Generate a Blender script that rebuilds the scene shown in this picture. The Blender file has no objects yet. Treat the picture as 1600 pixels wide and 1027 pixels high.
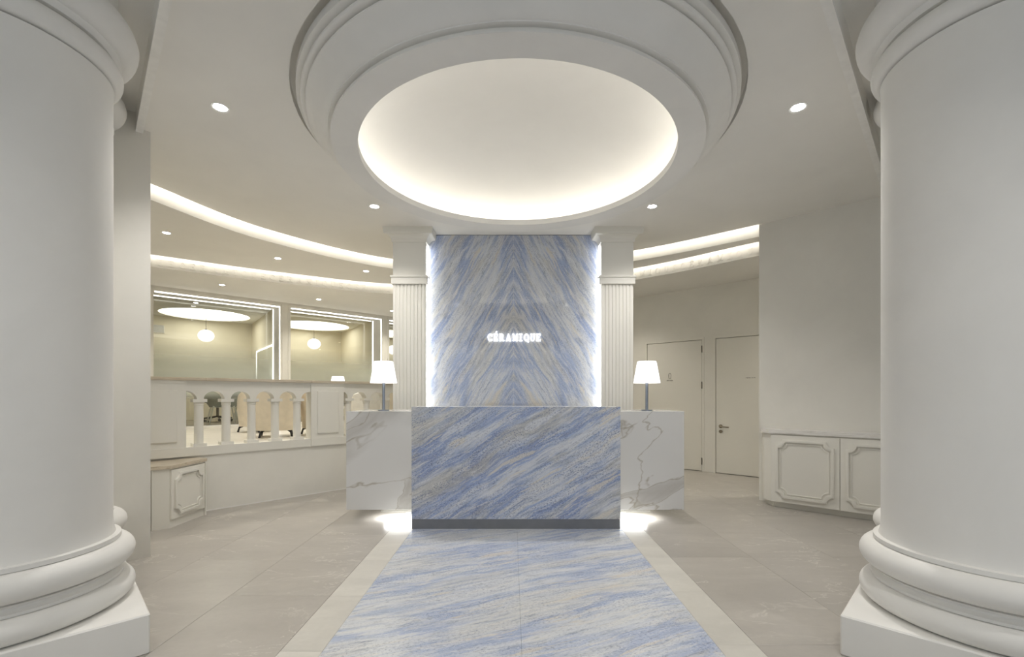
import bpy, math, random
from mathutils import Vector, Matrix
from mathutils.geometry import tessellate_polygon
random.seed(7)
S = bpy.context.scene
COL = S.collection
PI = math.pi
def R(d): return math.radians(d)

# ------------------------------------------------------------------ camera
cam_d = bpy.data.cameras.new('camera'); cam = bpy.data.objects.new('camera', cam_d); COL.objects.link(cam)
cam.location = (0, 0, 1.2); cam.rotation_euler = (R(90), 0, 0)
cam_d.sensor_width = 36; cam_d.lens = 36*720/1600
cam_d.shift_y = (618-513.5)/1600
cam_d.clip_start = 0.05
S.camera = cam
# ------------------------------------------------------------------ world, exposure
W = bpy.data.worlds.new('world'); S.world = W; W.use_nodes = True
bg = W.node_tree.nodes['Background']
bg.inputs[0].default_value = (0.86, 0.93, 1.0, 1); bg.inputs[1].default_value = 0.55      # overcast daylight outside the entrance
S.view_settings.view_transform = 'Standard'; S.view_settings.look = 'None'
S.view_settings.gamma = 1; S.view_settings.use_curve_mapping = False
S.view_settings.exposure = 1.42
try:
    c = S.cycles
    c.use_denoising = True; c.max_bounces = 12; c.diffuse_bounces = 7; c.glossy_bounces = 4
    c.transparent_max_bounces = 10; c.transmission_bounces = 6
    c.sample_clamp_indirect = 6; c.caustics_reflective = False; c.caustics_refractive = False
except Exception: pass
# lamp strengths, all in one place
E_DOME, E_COVE1, E_COVE2, E_PANEL, E_SHADE, E_GLOBE, E_DISC, E_WIN, E_SIGN = 3.0, 5.2, 4.6, 4.2, 0.85, 0.85, 1.5, 1.6, 1.25
P_DOWN = 36.0      # W of a main downlight
P_UNDER = 1.8     # W of the light under each side counter
WARM = (1.0, 0.93, 0.81); NEUT = (1.0, 0.965, 0.92)

# ------------------------------------------------------------------ heights (m) and plan frames
Z1, Z2, Z3, ZL = 3.16, 3.05, 2.91, 3.27      # main, middle, outer and entrance ceilings
ZP = 0.65                                    # raised seating floor
RC = Vector((0.04, 3.48))                    # centre of the ceiling ring

# ------------------------------------------------------------------ node helpers
def new_mat(name):
    m = bpy.data.materials.new(name); m.use_nodes = True
    nt = m.node_tree; nt.nodes.clear()
    out = nt.nodes.new('ShaderNodeOutputMaterial')
    return m, nt, out
def N(nt, typ, **kw):
    n = nt.nodes.new(typ)
    for k, v in kw.items():
        if k.startswith('i_'):
            key = k[2:]; key = int(key) if key.isdigit() else key.replace('_', ' ')
            n.inputs[key].default_value = v
        else: setattr(n, k, v)
    return n
def L(nt, a, b): nt.links.new(a, b)
def rgba(c): return (c[0], c[1], c[2], 1)
def ramp(nt, fac, stops, interp='LINEAR'):
    n = nt.nodes.new('ShaderNodeValToRGB'); cr = n.color_ramp; cr.interpolation = interp
    while len(cr.elements) < len(stops): cr.elements.new(0.5)
    for e, (p, c) in zip(cr.elements, stops):
        e.position = p; e.color = rgba(c) if hasattr(c, '__len__') else (c, c, c, 1)
    L(nt, fac, n.inputs[0]); return n.outputs[0]
def mixc(nt, fac, a, b, typ='MIX'):
    n = nt.nodes.new('ShaderNodeMix'); n.data_type = 'RGBA'; n.blend_type = typ
    if hasattr(fac, 'links'): L(nt, fac, n.inputs[0])
    else: n.inputs[0].default_value = fac
    for v, i in ((a, 6), (b, 7)):
        if hasattr(v, 'links'): L(nt, v, n.inputs[i])
        else: n.inputs[i].default_value = rgba(v)
    return n.outputs[2]
def math_n(nt, op, a, b=None):
    n = nt.nodes.new('ShaderNodeMath'); n.operation = op
    for v, i in ((a, 0), (b, 1)):
        if v is None: continue
        if hasattr(v, 'links'): L(nt, v, n.inputs[i])
        else: n.inputs[i].default_value = v
    return n.outputs[0]
def principled(nt, out, col, rough=0.5, **kw):
    p = nt.nodes.new('ShaderNodeBsdfPrincipled')
    if hasattr(col, 'links'): L(nt, col, p.inputs['Base Color'])
    else: p.inputs['Base Color'].default_value = rgba(col)
    if hasattr(rough, 'links'): L(nt, rough, p.inputs['Roughness'])
    else: p.inputs['Roughness'].default_value = rough
    for k, v in kw.items(): p.inputs[k].default_value = v
    L(nt, p.outputs[0], out.inputs[0]); return p
def coords(nt, space='Object'):
    return nt.nodes.new('ShaderNodeTexCoord').outputs[space]
def noise(nt, vec, scale, detail=3, rough=0.5, dist=0.0):
    n = N(nt, 'ShaderNodeTexNoise'); n.inputs['Scale'].default_value = scale
    n.inputs['Detail'].default_value = detail; n.inputs['Roughness'].default_value = rough
    n.inputs['Distortion'].default_value = dist
    if vec is not None: L(nt, vec, n.inputs['Vector'])
    return n.outputs[0]
def mapping(nt, vec, loc=(0,0,0), rot=(0,0,0), scale=(1,1,1)):
    n = N(nt, 'ShaderNodeMapping'); L(nt, vec, n.inputs[0])
    n.inputs[1].default_value = loc; n.inputs[2].default_value = rot; n.inputs[3].default_value = scale
    return n.outputs[0]
def bump(nt, p, h, strength, dist=0.01):
    b = N(nt, 'ShaderNodeBump'); b.inputs['Strength'].default_value = strength; b.inputs['Distance'].default_value = dist
    L(nt, h, b.inputs['Height']); L(nt, b.outputs[0], p.inputs['Normal'])

# ------------------------------------------------------------------ materials
M = {}
def plaster(name, col, var=0.05, rough=0.75, scale=1.6):
    m, nt, out = new_mat(name)
    pos = nt.nodes.new('ShaderNodeNewGeometry').outputs['Position']
    n1 = noise(nt, pos, scale, 5, 0.6, 0.4); n2 = noise(nt, pos, 60, 2)
    c0 = tuple(x*(1-var) for x in col); c1 = tuple(min(1, x*(1+var*0.6)) for x in col)
    c = ramp(nt, n1, [(0.3, c0), (0.7, c1)])
    p = principled(nt, out, c, rough); bump(nt, p, n2, 0.04, 0.004)
    M[name] = m; return m
plaster('plaster', (0.775, 0.76, 0.71))
plaster('ceiling_paint', (0.83, 0.815, 0.775), 0.03)
plaster('column_stone', (0.80, 0.79, 0.76), 0.05)
plaster('painted_wood', (0.78, 0.765, 0.71), 0.02, 0.45)
plaster('room_wall', (0.78, 0.73, 0.61), 0.03)
def simple(name, col, rough=0.5, **kw):
    m, nt, out = new_mat(name)
    n = noise(nt, coords(nt), 14, 3)
    c = ramp(nt, n, [(0.3, tuple(x*0.95 for x in col)), (0.7, tuple(min(1, x*1.04) for x in col))])
    principled(nt, out, c, rough, **kw); M[name] = m; return m
simple('steel', (0.30, 0.33, 0.38), 0.28, Metallic=0.9)
simple('dark_steel', (0.16, 0.15, 0.13), 0.35, Metallic=0.8)
simple('bronze', (0.30, 0.26, 0.20), 0.35, Metallic=0.8)
simple('toe_metal', (0.20, 0.205, 0.22), 0.45, Metallic=0.3)
simple('black_feet', (0.02, 0.02, 0.022), 0.4)
simple('cream_fabric', (0.74, 0.67, 0.55), 0.9)
simple('grey_fabric', (0.36, 0.38, 0.35), 0.9)
simple('white_fabric', (0.80, 0.79, 0.75), 0.9)
simple('white_metal', (0.82, 0.81, 0.78), 0.4)
simple('white_lacquer', (0.84, 0.83, 0.80), 0.3)
simple('carpet', (0.33, 0.29, 0.23), 0.95)
simple('grille_metal', (0.50, 0.50, 0.52), 0.5)
simple('joint_grout', (0.42, 0.39, 0.35), 0.8)
simple('seam_grout', (0.55, 0.53, 0.48), 0.7)
simple('sign_grey', (0.13, 0.11, 0.09), 0.6)
simple('led_housing', (0.8, 0.79, 0.76), 0.6)
def emit(name, col, strength):
    m, nt, out = new_mat(name)
    e = N(nt, 'ShaderNodeEmission'); e.inputs[0].default_value = rgba(col); e.inputs[1].default_value = strength
    L(nt, e.outputs[0], out.inputs[0]); M[name] = m; return m
emit('led_dome', (1.0, 0.96, 0.89), E_DOME); emit('led_cove', (1.0, 0.94, 0.83), E_COVE1); emit('led_cove_lower', (1.0, 0.94, 0.83), E_COVE2)
emit('led_panel', (1.0, 0.985, 0.95), E_PANEL); emit('shade_glow', (1.0, 0.985, 0.96), E_SHADE)
emit('globe_glow', (1.0, 0.94, 0.82), E_GLOBE); emit('disc_glow', (1.0, 0.93, 0.78), E_DISC); emit('led_and_reflection', (1.0, 0.97, 0.90), E_WIN)
emit('sign_glow', (1.0, 1.0, 1.0), E_SIGN); emit('lens_glow', (1.0, 0.99, 0.97), 14.0); emit('under_glow', (1.0, 0.98, 0.94), 10.0)

def blue_marble(name, plane, angle, mirror=False, pale=0.0, offset=(0, 0), rough=0.16, size=1.0):
    m, nt, out = new_mat(name)
    sep = N(nt, 'ShaderNodeSeparateXYZ'); L(nt, coords(nt), sep.inputs[0])
    a = sep.outputs[0]; b = sep.outputs[2] if plane == 'XZ' else sep.outputs[1]
    if mirror: a = math_n(nt, 'ABSOLUTE', a)
    cmb = N(nt, 'ShaderNodeCombineXYZ'); L(nt, a, cmb.inputs[0]); L(nt, b, cmb.inputs[1])
    P = mapping(nt, cmb.outputs[0], rot=(0, 0, -angle))
    P = mapping(nt, P, (offset[0], offset[1], 0))
    wn = N(nt, 'ShaderNodeTexNoise'); wn.inputs['Scale'].default_value = 1.5; wn.inputs['Detail'].default_value = 4
    L(nt, P, wn.inputs['Vector'])
    v1 = N(nt, 'ShaderNodeVectorMath', operation='SUBTRACT'); L(nt, wn.outputs[1], v1.inputs[0]); v1.inputs[1].default_value = (0.5, 0.5, 0.5)
    v2 = N(nt, 'ShaderNodeVectorMath', operation='MULTIPLY'); L(nt, v1.outputs[0], v2.inputs[0]); v2.inputs[1].default_value = (0.5, 0.16, 0)
    v3 = N(nt, 'ShaderNodeVectorMath', operation='ADD'); L(nt, P, v3.inputs[0]); L(nt, v2.outputs[0], v3.inputs[1])
    Q = v3.outputs[0]
    def nz(vec, loc, sx, sy, det, ro): return noise(nt, mapping(nt, vec, loc=loc, scale=(sx*size, sy*size, 1)), 1.0, det, ro)
    def tint(c): return tuple(x + (t_-x)*pale for x, t_ in zip(c, (0.66, 0.68, 0.69)))
    def deep(c): return tuple(x + (t_-x)*pale*0.6 for x, t_ in zip(c, (0.62, 0.66, 0.72)))
    # broad zones, then bands, then fibres, then grains
    zone = nz(Q, (0, 0, 0), 0.55, 2.3, 3, 0.5)
    band = nz(Q, (3, 5, 0), 0.9, 8.0, 5, 0.6)
    mixn = math_n(nt, 'ADD', math_n(nt, 'MULTIPLY', zone, 0.62), math_n(nt, 'MULTIPLY', band, 0.38))
    col = ramp(nt, mixn, [(0.37, tint((0.50, 0.50, 0.49))), (0.42, tint((0.42, 0.46, 0.56))), (0.46, deep((0.25, 0.32, 0.54))),
                          (0.50, deep((0.29, 0.37, 0.60))), (0.535, tint((0.46, 0.52, 0.66))), (0.57, tint((0.62, 0.64, 0.69))), (0.62, deep((0.32, 0.39, 0.57)))])
    # warm grey-brown drifts and cloudy pale lenses
    warm = nz(Q, (2, 8, 0), 0.9, 4.0, 5, 0.62)
    col = mixc(nt, ramp(nt, warm, [(0.53, 0.0), (0.62, 0.8)]), col, tint((0.42, 0.40, 0.37)))
    lens = nz(Q, (7, 3, 0), 1.3, 7.0, 4, 0.55)
    col = mixc(nt, ramp(nt, lens, [(0.57, 0.0), (0.62, 0.75)]), col, tint((0.64, 0.67, 0.73)))
    # fibres
    fib = nz(Q, (1, 2, 0), 4.0, 34, 6, 0.66)
    col = mixc(nt, ramp(nt, fib, [(0.52, 0.0), (0.66, 0.75)]), col, (0.70, 0.71, 0.71))
    col = mixc(nt, ramp(nt, fib, [(0.33, 0.75), (0.47, 0.0)]), col, deep((0.16, 0.20, 0.35)))
    fib2 = nz(P, (6, 4, 0), 9.0, 48, 5, 0.7)
    col = mixc(nt, ramp(nt, fib2, [(0.55, 0.0), (0.68, 0.5)]), col, (0.16, 0.17, 0.21))
    sand = nz(Q, (9, 1, 0), 1.3, 10.0, 5, 0.62)
    col = mixc(nt, ramp(nt, sand, [(0.60, 0.0), (0.64, 0.8)]), col, (0.66, 0.62, 0.55))
    thin = nz(Q, (1, 7, 0), 0.55, 5.0, 4, 0.5)
    va = math_n(nt, 'ABSOLUTE', math_n(nt, 'SUBTRACT', thin, 0.5))
    col = mixc(nt, ramp(nt, va, [(0.0, 0.6), (0.012, 0.0)]), col, (0.70, 0.68, 0.64))
    # grains
    spk = nz(P, (0, 0, 0), 58, 96, 5, 0.75); reg = nz(Q, (4, 2, 0), 1.5, 7, 4, 0.6)
    sm = math_n(nt, 'MULTIPLY', ramp(nt, spk, [(0.52, 0.0), (0.60, 0.9)]), ramp(nt, reg, [(0.42, 0.10), (0.56, 1.0 if pale < 0.3 else 0.5)]))
    col = mixc(nt, sm, col, (0.10, 0.125, 0.23))
    spk2 = nz(P, (9, 3, 0), 54, 92, 5, 0.75)
    col = mixc(nt, ramp(nt, spk2, [(0.55, 0.0), (0.64, 0.65)]), col, (0.72, 0.74, 0.77))
    principled(nt, out, col, rough); M[name] = m; return m
blue_marble('blue_marble_desk', 'XZ', R(30), offset=(3.1, 1.7), pale=0.13, size=1.1)
blue_marble('blue_marble_panel', 'XZ', R(-60), mirror=True, pale=0.4, offset=(1.3, 5.2), rough=0.06)
blue_marble('blue_marble_floor', 'XY', R(24), pale=0.68, offset=(0.7, 8.3), rough=0.22)

def white_marble(name, seed):
    m, nt, out = new_mat(name)
    P = mapping(nt, coords(nt), rot=(0, R(30), 0)); P = mapping(nt, P, (seed, seed*0.7, seed*0.3), scale=(0.55, 1, 1.25))
    n1 = noise(nt, P, 0.9, 5, 0.5, 0.35)
    a1 = math_n(nt, 'ABSOLUTE', math_n(nt, 'SUBTRACT', n1, 0.5))
    n2 = noise(nt, mapping(nt, P, (5, 3, 2)), 1.2, 5, 0.52, 0.35)
    a2 = math_n(nt, 'ABSOLUTE', math_n(nt, 'SUBTRACT', n2, 0.5))
    msk = ramp(nt, noise(nt, mapping(nt, P, (2, 9, 4)), 1.1, 2), [(0.44, 0.0), (0.54, 1.0)])
    wide = math_n(nt, 'MULTIPLY', ramp(nt, a1, [(0.0, 0.5), (0.022, 0.34), (0.04, 0.0)]), msk)
    col = mixc(nt, wide, (0.68, 0.68, 0.68), (0.36, 0.34, 0.31))
    col = mixc(nt, ramp(nt, a2, [(0.0, 0.7), (0.006, 0.0)]), col, (0.33, 0.29, 0.23))
    edge = math_n(nt, 'ABSOLUTE', math_n(nt, 'SUBTRACT', a1, 0.030))
    col = mixc(nt, math_n(nt, 'MULTIPLY', ramp(nt, edge, [(0.0, 0.65), (0.004, 0.0)]), msk), col, (0.30, 0.26, 0.20))
    principled(nt, out, col, 0.12); M[name] = m
white_marble('white_marble', 3.3); white_marble('white_marble_top', 8.1)
def travertine(name, c0, c1):
    m, nt, out = new_mat(name)
    n1 = noise(nt, mapping(nt, coords(nt), scale=(2, 9, 30)), 2.2, 6, 0.65, 0.3)
    col = ramp(nt, n1, [(0.3, c0), (0.5, c1), (0.68, tuple(x*0.8 for x in c0))])
    principled(nt, out, col, 0.28); M[name] = m
travertine('travertine', (0.50, 0.42, 0.31), (0.62, 0.55, 0.44))
travertine('marble_counter', (0.70, 0.67, 0.62), (0.80, 0.79, 0.77))

def stone_floor(name, col, vein, rough, strength=1.0):
    m, nt, out = new_mat(name)
    pos = nt.nodes.new('ShaderNodeNewGeometry').outputs['Position']
    oi = nt.nodes.new('ShaderNodeObjectInfo')
    cmb = N(nt, 'ShaderNodeCombineXYZ'); L(nt, math_n(nt, 'MULTIPLY', oi.outputs['Random'], 31.0), cmb.inputs[2])
    v = N(nt, 'ShaderNodeVectorMath', operation='ADD'); L(nt, pos, v.inputs[0]); L(nt, cmb.outputs[0], v.inputs[1])
    P = mapping(nt, v.outputs[0], rot=(0, 0, R(-38)), scale=(1, 2.6, 1))
    big = noise(nt, P, 1.3, 5, 0.6, 0.5); fine = noise(nt, v.outputs[0], 26, 4, 0.7)
    c = ramp(nt, big, [(0.3, tuple(x*0.90 for x in col)), (0.7, tuple(x*1.07 for x in col))])
    c = mixc(nt, ramp(nt, fine, [(0.35, 0.12), (0.6, 0.0)]), c, tuple(x*0.7 for x in col))
    n2 = noise(nt, P, 1.15, 6, 0.6, 1.2)
    a = math_n(nt, 'ABSOLUTE', math_n(nt, 'SUBTRACT', n2, 0.5))
    mk = ramp(nt, noise(nt, v.outputs[0], 1.9, 3), [(0.44, 0.05), (0.60, 0.75*strength)])
    c = mixc(nt, math_n(nt, 'MULTIPLY', ramp(nt, a, [(0.0, 1.0), (0.010, 0.0)]), mk), c, vein)
    tone = math_n(nt, 'ADD', math_n(nt, 'MULTIPLY', oi.outputs['Random'], 0.07), 0.965)
    hv = N(nt, 'ShaderNodeHueSaturation'); L(nt, c, hv.inputs['Color']); L(nt, tone, hv.inputs['Value'])
    principled(nt, out, hv.outputs[0], rough); M[name] = m
stone_floor('floor_stone', (0.43, 0.405, 0.37), (0.64, 0.61, 0.56), 0.28)
stone_floor('border_stone', (0.62, 0.60, 0.55), (0.72, 0.70, 0.66), 0.32, 0.5)
stone_floor('platform_stone', (0.70, 0.67, 0.60), (0.8, 0.78, 0.72), 0.3, 0.5)

def glass_film():
    m, nt, out = new_mat('film_glass')
    z = N(nt, 'ShaderNodeSeparateXYZ'); L(nt, nt.nodes.new('ShaderNodeNewGeometry').outputs['Position'], z.inputs[0])
    f = ramp(nt, math_n(nt, 'MULTIPLY', z.outputs[2], 0.3), [(1.12*0.3, 0.0), (1.24*0.3, 0.62), (1.62*0.3, 0.58), (2.12*0.3, 0.0)])
    tr = N(nt, 'ShaderNodeBsdfTransparent'); tr.inputs[0].default_value = (0.95, 0.97, 0.95, 1)
    gl = N(nt, 'ShaderNodeBsdfGlossy'); gl.inputs['Roughness'].default_value = 0.0
    fr = N(nt, 'ShaderNodeFresnel'); fr.inputs[0].default_value = 1.5
    ms = N(nt, 'ShaderNodeMixShader'); L(nt, fr.outputs[0], ms.inputs[0]); L(nt, tr.outputs[0], ms.inputs[1]); L(nt, gl.outputs[0], ms.inputs[2])
    tl = N(nt, 'ShaderNodeBsdfTranslucent'); tl.inputs[0].default_value = (0.80, 0.84, 0.78, 1)
    df = N(nt, 'ShaderNodeBsdfDiffuse'); df.inputs[0].default_value = (0.80, 0.84, 0.78, 1)
    mf = N(nt, 'ShaderNodeMixShader'); mf.inputs[0].default_value = 0.5; L(nt, tl.outputs[0], mf.inputs[1]); L(nt, df.outputs[0], mf.inputs[2])
    mm = N(nt, 'ShaderNodeMixShader'); L(nt, f, mm.inputs[0]); L(nt, ms.outputs[0], mm.inputs[1]); L(nt, mf.outputs[0], mm.inputs[2])
    L(nt, mm.outputs[0], out.inputs[0]); M['film_glass'] = m
glass_film()
m, nt, out = new_mat('added_mirror_glass'); principled(nt, out, (0.75, 0.79, 0.77), 0.12, Metallic=0.85); M['added_mirror_glass'] = m

# ------------------------------------------------------------------ mesh helpers
class MB:
    def __init__(s): s.v = []; s.f = []; s.mi = []
    def add(s, vs, fs):
        o = len(s.v); s.v += [tuple(p) for p in vs]; s.f += [tuple(i+o for i in f) for f in fs]; return s
    def box(s, x0, x1, y0, y1, z0, z1):
        return s.add([(x0,y0,z0),(x1,y0,z0),(x1,y1,z0),(x0,y1,z0),(x0,y0,z1),(x1,y0,z1),(x1,y1,z1),(x0,y1,z1)],
                     [(3,2,1,0),(4,5,6,7),(0,1,5,4),(1,2,6,5),(2,3,7,6),(3,0,4,7)])
    def bevbox(s, x0, x1, y0, y1, z0, z1, b):
        """box with chamfered edges along all sides"""
        vs = []
        for z, d in ((z0, b), (z0+b, 0), (z1-b, 0), (z1, b)):
            e = 0 if d == 0 else b
            x0_, x1_, y0_, y1_ = x0+e, x1-e, y0+e, y1-e
            c = b if d == 0 else b*0.4
            vs += [(x0_+c,y0_,z),(x1_-c,y0_,z),(x1_,y0_+c,z),(x1_,y1_-c,z),(x1_-c,y1_,z),(x0_+c,y1_,z),(x0_,y1_-c,z),(x0_,y0_+c,z)]
        fs = [tuple(range(7,-1,-1)), tuple(range(24,32))]
        for k in range(3):
            for i in range(8):
                j = (i+1) % 8; fs.append((k*8+i, k*8+j, k*8+8+j, k*8+8+i))
        return s.add(vs, fs)
    def lathe(s, prof, n=48, cx=0, cy=0, cap=True, a0=0.0, a1=2*PI):
        full = abs(a1-a0-2*PI) < 1e-6; m = n if full else n+1
        vs = []
        for r, z in prof:
            for i in range(m):
                a = a0+(a1-a0)*i/n; vs.append((cx+r*math.cos(a), cy+r*math.sin(a), z))
        fs = []
        for k in range(len(prof)-1):
            for i in range(n):
                j = (i+1) % m; fs.append((k*m+i, k*m+j, (k+1)*m+j, (k+1)*m+i))
        if cap and full:
            if prof[0][0] > 1e-5: fs.append(tuple(range(m-1, -1, -1)))
            if prof[-1][0] > 1e-5: fs.append(tuple((len(prof)-1)*m+i for i in range(m)))
        return s.add(vs, fs)
    def prism(s, poly, z0, z1, holes=()):
        loops = [list(poly)] + [list(h) for h in holes]
        flat = [p for lp in loops for p in lp]; n = len(flat)
        vs = [(p[0], p[1], z0) for p in flat] + [(p[0], p[1], z1) for p in flat]
        tri = tessellate_polygon([[Vector((p[0], p[1], 0)) for p in lp] for lp in loops])
        fs = [tuple(t) for t in tri] + [tuple(i+n for i in reversed(t)) for t in tri]
        o = 0
        for lp in loops:
            k = len(lp)
            for i in range(k):
                j = (i+1) % k; fs.append((o+i, o+j, n+o+j, n+o+i))
            o += k
        return s.add(vs, fs)
    def wall(s, pts, z0, z1, thick=0.0):
        """vertical ribbon along an open plan path, given thickness to its left"""
        if thick == 0:
            n = len(pts); vs = [(p[0], p[1], z0) for p in pts]+[(p[0], p[1], z1) for p in pts]
            return s.add(vs, [(i, i+1, n+i+1, n+i) for i in range(n-1)])
        off = offset_path(pts, thick)
        return s.prism(list(pts)+list(reversed(off)), z0, z1)
    def tube(s, pts, r, n=8, cap=True):
        pts = [Vector(p) for p in pts]; vs = []; m = len(pts)
        rr = r if hasattr(r, '__len__') else [r]*m
        up = None
        for i, p in enumerate(pts):
            d = (pts[min(i+1, m-1)]-pts[max(i-1, 0)]).normalized()
            if up is None: up = Vector((0,0,1)) if abs(d.z) < 0.9 else Vector((1,0,0))
            x = d.cross(up).normalized(); y = x.cross(d).normalized(); up = y
            for k in range(n):
                a = 2*PI*k/n; vs.append(p+x*math.cos(a)*rr[i]+y*math.sin(a)*rr[i])
        fs = [(i*n+k, i*n+(k+1) % n, (i+1)*n+(k+1) % n, (i+1)*n+k) for i in range(m-1) for k in range(n)]
        if cap: fs += [tuple(range(n-1, -1, -1)), tuple((m-1)*n+k for k in range(n))]
        return s.add(vs, fs)
    def xform(s, mat):
        s.v = [tuple(mat @ Vector(p)) for p in s.v]; return s
    def build(s, name, mat, parent=None, smooth=False, loc=None, rz=0, sub=None, **tags):
        me = bpy.data.meshes.new(name); me.from_pydata(s.v, [], s.f); me.validate(); 
        import bmesh
        bm = bmesh.new(); bm.from_mesh(me); bmesh.ops.recalc_face_normals(bm, faces=bm.faces); bm.to_mesh(me); bm.free()
        me.materials.append(M[mat])
        if smooth:
            for p in me.polygons: p.use_smooth = True
            try: me.set_sharp_from_angle(angle=R(smooth if smooth is not True else 35))
            except Exception: pass
        o = bpy.data.objects.new(name, me); COL.objects.link(o)
        if parent is not None: o.parent = parent
        if loc is not None: o.location = loc
        o.rotation_euler.z = rz
        tag(o, **tags); return o
def tag(o, label=None, category=None, group=None, kind=None):
    for k, v in (('label', label), ('category', category), ('group', group), ('kind', kind)):
        if v: o[k] = v
    return o
def thing(name, label, category, loc=(0,0,0), rz=0, group=None):
    o = bpy.data.objects.new(name, None); COL.objects.link(o)
    o.location = loc; o.rotation_euler.z = rz; o.empty_display_size = 0.1
    return tag(o, label, category, group)
def struct(mb, name, mat, label=None, smooth=False, **kw):
    return mb.build(name, mat, smooth=smooth, kind='structure', label=label, **kw)
def copy_tree(o, parent=None):
    c = o.copy(); COL.objects.link(c); c.parent = parent
    for ch in o.children: copy_tree(ch, c)
    return c
def offset_path(pts, d):
    """offset to the left of travel by d"""
    out = []; n = len(pts)
    for i in range(n):
        a = Vector(pts[max(i-1, 0)]); b = Vector(pts[min(i+1, n-1)])
        t = (b-a).normalized(); out.append((pts[i][0]-t.y*d, pts[i][1]+t.x*d))
    return out
def spline(pts, n=10):
    """Catmull-Rom through plan points"""
    P = [Vector(p) for p in pts]; P = [P[0]*2-P[1]]+P+[P[-1]*2-P[-2]]
    out = []
    for i in range(1, len(P)-2):
        for k in range(n):
            t = k/n; a, b, c_, d = P[i-1], P[i], P[i+1], P[i+2]
            q = 0.5*((2*b)+(c_-a)*t+(2*a-5*b+4*c_-d)*t*t+(3*b-a-3*c_+d)*t**3)
            out.append((q.x, q.y))
    out.append((P[-2].x, P[-2].y)); return out
def circle(cx, cy, r, n=64, rev=False):
    c_ = [(cx+r*math.cos(2*PI*i/n), cy+r*math.sin(2*PI*i/n)) for i in range(n)]
    return c_[::-1] if rev else c_
def lamp(name, typ, energy, col, parent, loc, rot=(0,0,0), **kw):
    d = bpy.data.lights.new(name, typ); d.energy = energy; d.color = col
    for k, v in kw.items(): setattr(d, k, v)
    o = bpy.data.objects.new(name, d); COL.objects.link(o); o.parent = parent; o.location = loc; o.rotation_euler = rot
    return o

# ================================================================== THE SHELL
CURVE1 = spline([(-3.405, 4.074), (-3.338, 4.276), (-2.887, 5.427), (-1.711, 6.625), (0.0, 7.02), (1.639, 6.244), (2.826, 5.285), (3.70, 4.46)])
CURVE2 = spline([(-6.3, 4.9), (-4.74, 6.05), (-3.48, 6.923), (-1.978, 7.655), (0.0, 7.75), (1.766, 6.727), (2.968, 5.55), (4.0, 4.55)])
LF0, LF1 = Vector((-1.75, 2.283)), Vector((-2.773, 3.39))      # edge of the main ceiling beside the left columns
RF0, RF1 = Vector((1.595, 2.283)), Vector((2.57, 3.313))
apex_l = LF0-(LF1-LF0)*1.0; apex_r = RF0-(RF1-RF0)*1.0
lend = Vector((-3.405, 4.074)); rend = RF0+(RF1-RF0)*2.13
# main ceiling with the round opening
poly = [tuple(apex_l), tuple(apex_r), tuple(rend)] + [p for p in reversed(CURVE1)]
struct(MB().prism(poly, Z1, Z1+0.015, [circle(RC.x, RC.y, 1.553, 72, True)]), 'ceiling', 'ceiling_paint', 'smooth off-white main ceiling around the ring')
# fascia up to the higher entrance ceiling
fas = [tuple(lend), tuple(apex_l), tuple(apex_r), tuple(rend)]
struct(MB().wall(fas, Z1+0.0155, ZL, 0.02), 'trim_1', 'ceiling_paint', 'low fascia between main ceiling and entrance ceiling')
for k_, (p_, q_) in enumerate(((lend, apex_l), (apex_r, rend))):
    struct(MB().wall([tuple(p_), tuple(q_)], Z1-0.03, Z1-0.0005, 0.045), 'trim_%d' % (6+k_), 'white_lacquer', ('pale batten along the ceiling edge beside the left columns', 'pale batten along the ceiling edge beside the right columns')[k_])
# entrance ceiling (behind and above the camera)
poly = [(-6.2, -4.5), (6.2, -4.5), (6.2, 5.3), tuple(rend), tuple(apex_r), tuple(apex_l), tuple(lend), (-6.2, 5.0)]
struct(MB().prism(poly, ZL, ZL+0.03), 'ceiling_entrance', 'ceiling_paint', 'higher entrance ceiling over the columns')
# light coves: riser + lid above the ceiling edge
def cove(curve, off, ztop, zbot, zlid, names, ledmat, lab):
    rp = offset_path(curve, off)
    r = struct(MB().wall(rp, zbot+0.0155, zlid, 0.03), names[0], 'ceiling_paint', lab, smooth=30)
    inner = offset_path(curve, -0.25)
    struct(MB().prism(list(inner)+list(reversed(rp)), zlid, zlid+0.02), names[1], 'ceiling_paint', 'lid over the '+lab)
    sp = offset_path(curve, -0.002)
    sp2 = offset_path(curve, -0.016)
    s_ = MB().prism(list(sp)+list(reversed(sp2)), ztop+0.0155, ztop+0.036).build('glow_strip', ledmat, r)
    return r, rp
riser1, rp1 = cove(CURVE1, 0.10, Z1, Z2, Z1+0.16, ('trim_2', 'trim_3'), 'led_cove', 'upper lit curved ceiling band')
riser2, rp2 = cove(CURVE2, 0.10, Z2, Z3, Z2+0.16, ('trim_4', 'trim_5'), 'led_cove_lower', 'lower lit curved ceiling band with raised letters')
def strip_area(c1, c2): return list(c1)+list(reversed(c2))
# middle ceiling between the two bands
struct(MB().prism(strip_area([(-7.4, 3.6)]+rp1, [(-7.4, 4.4)]+CURVE2), Z2, Z2+0.015), 'ceiling_middle', 'ceiling_paint', 'curved middle ceiling step between the lit bands')
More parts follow.
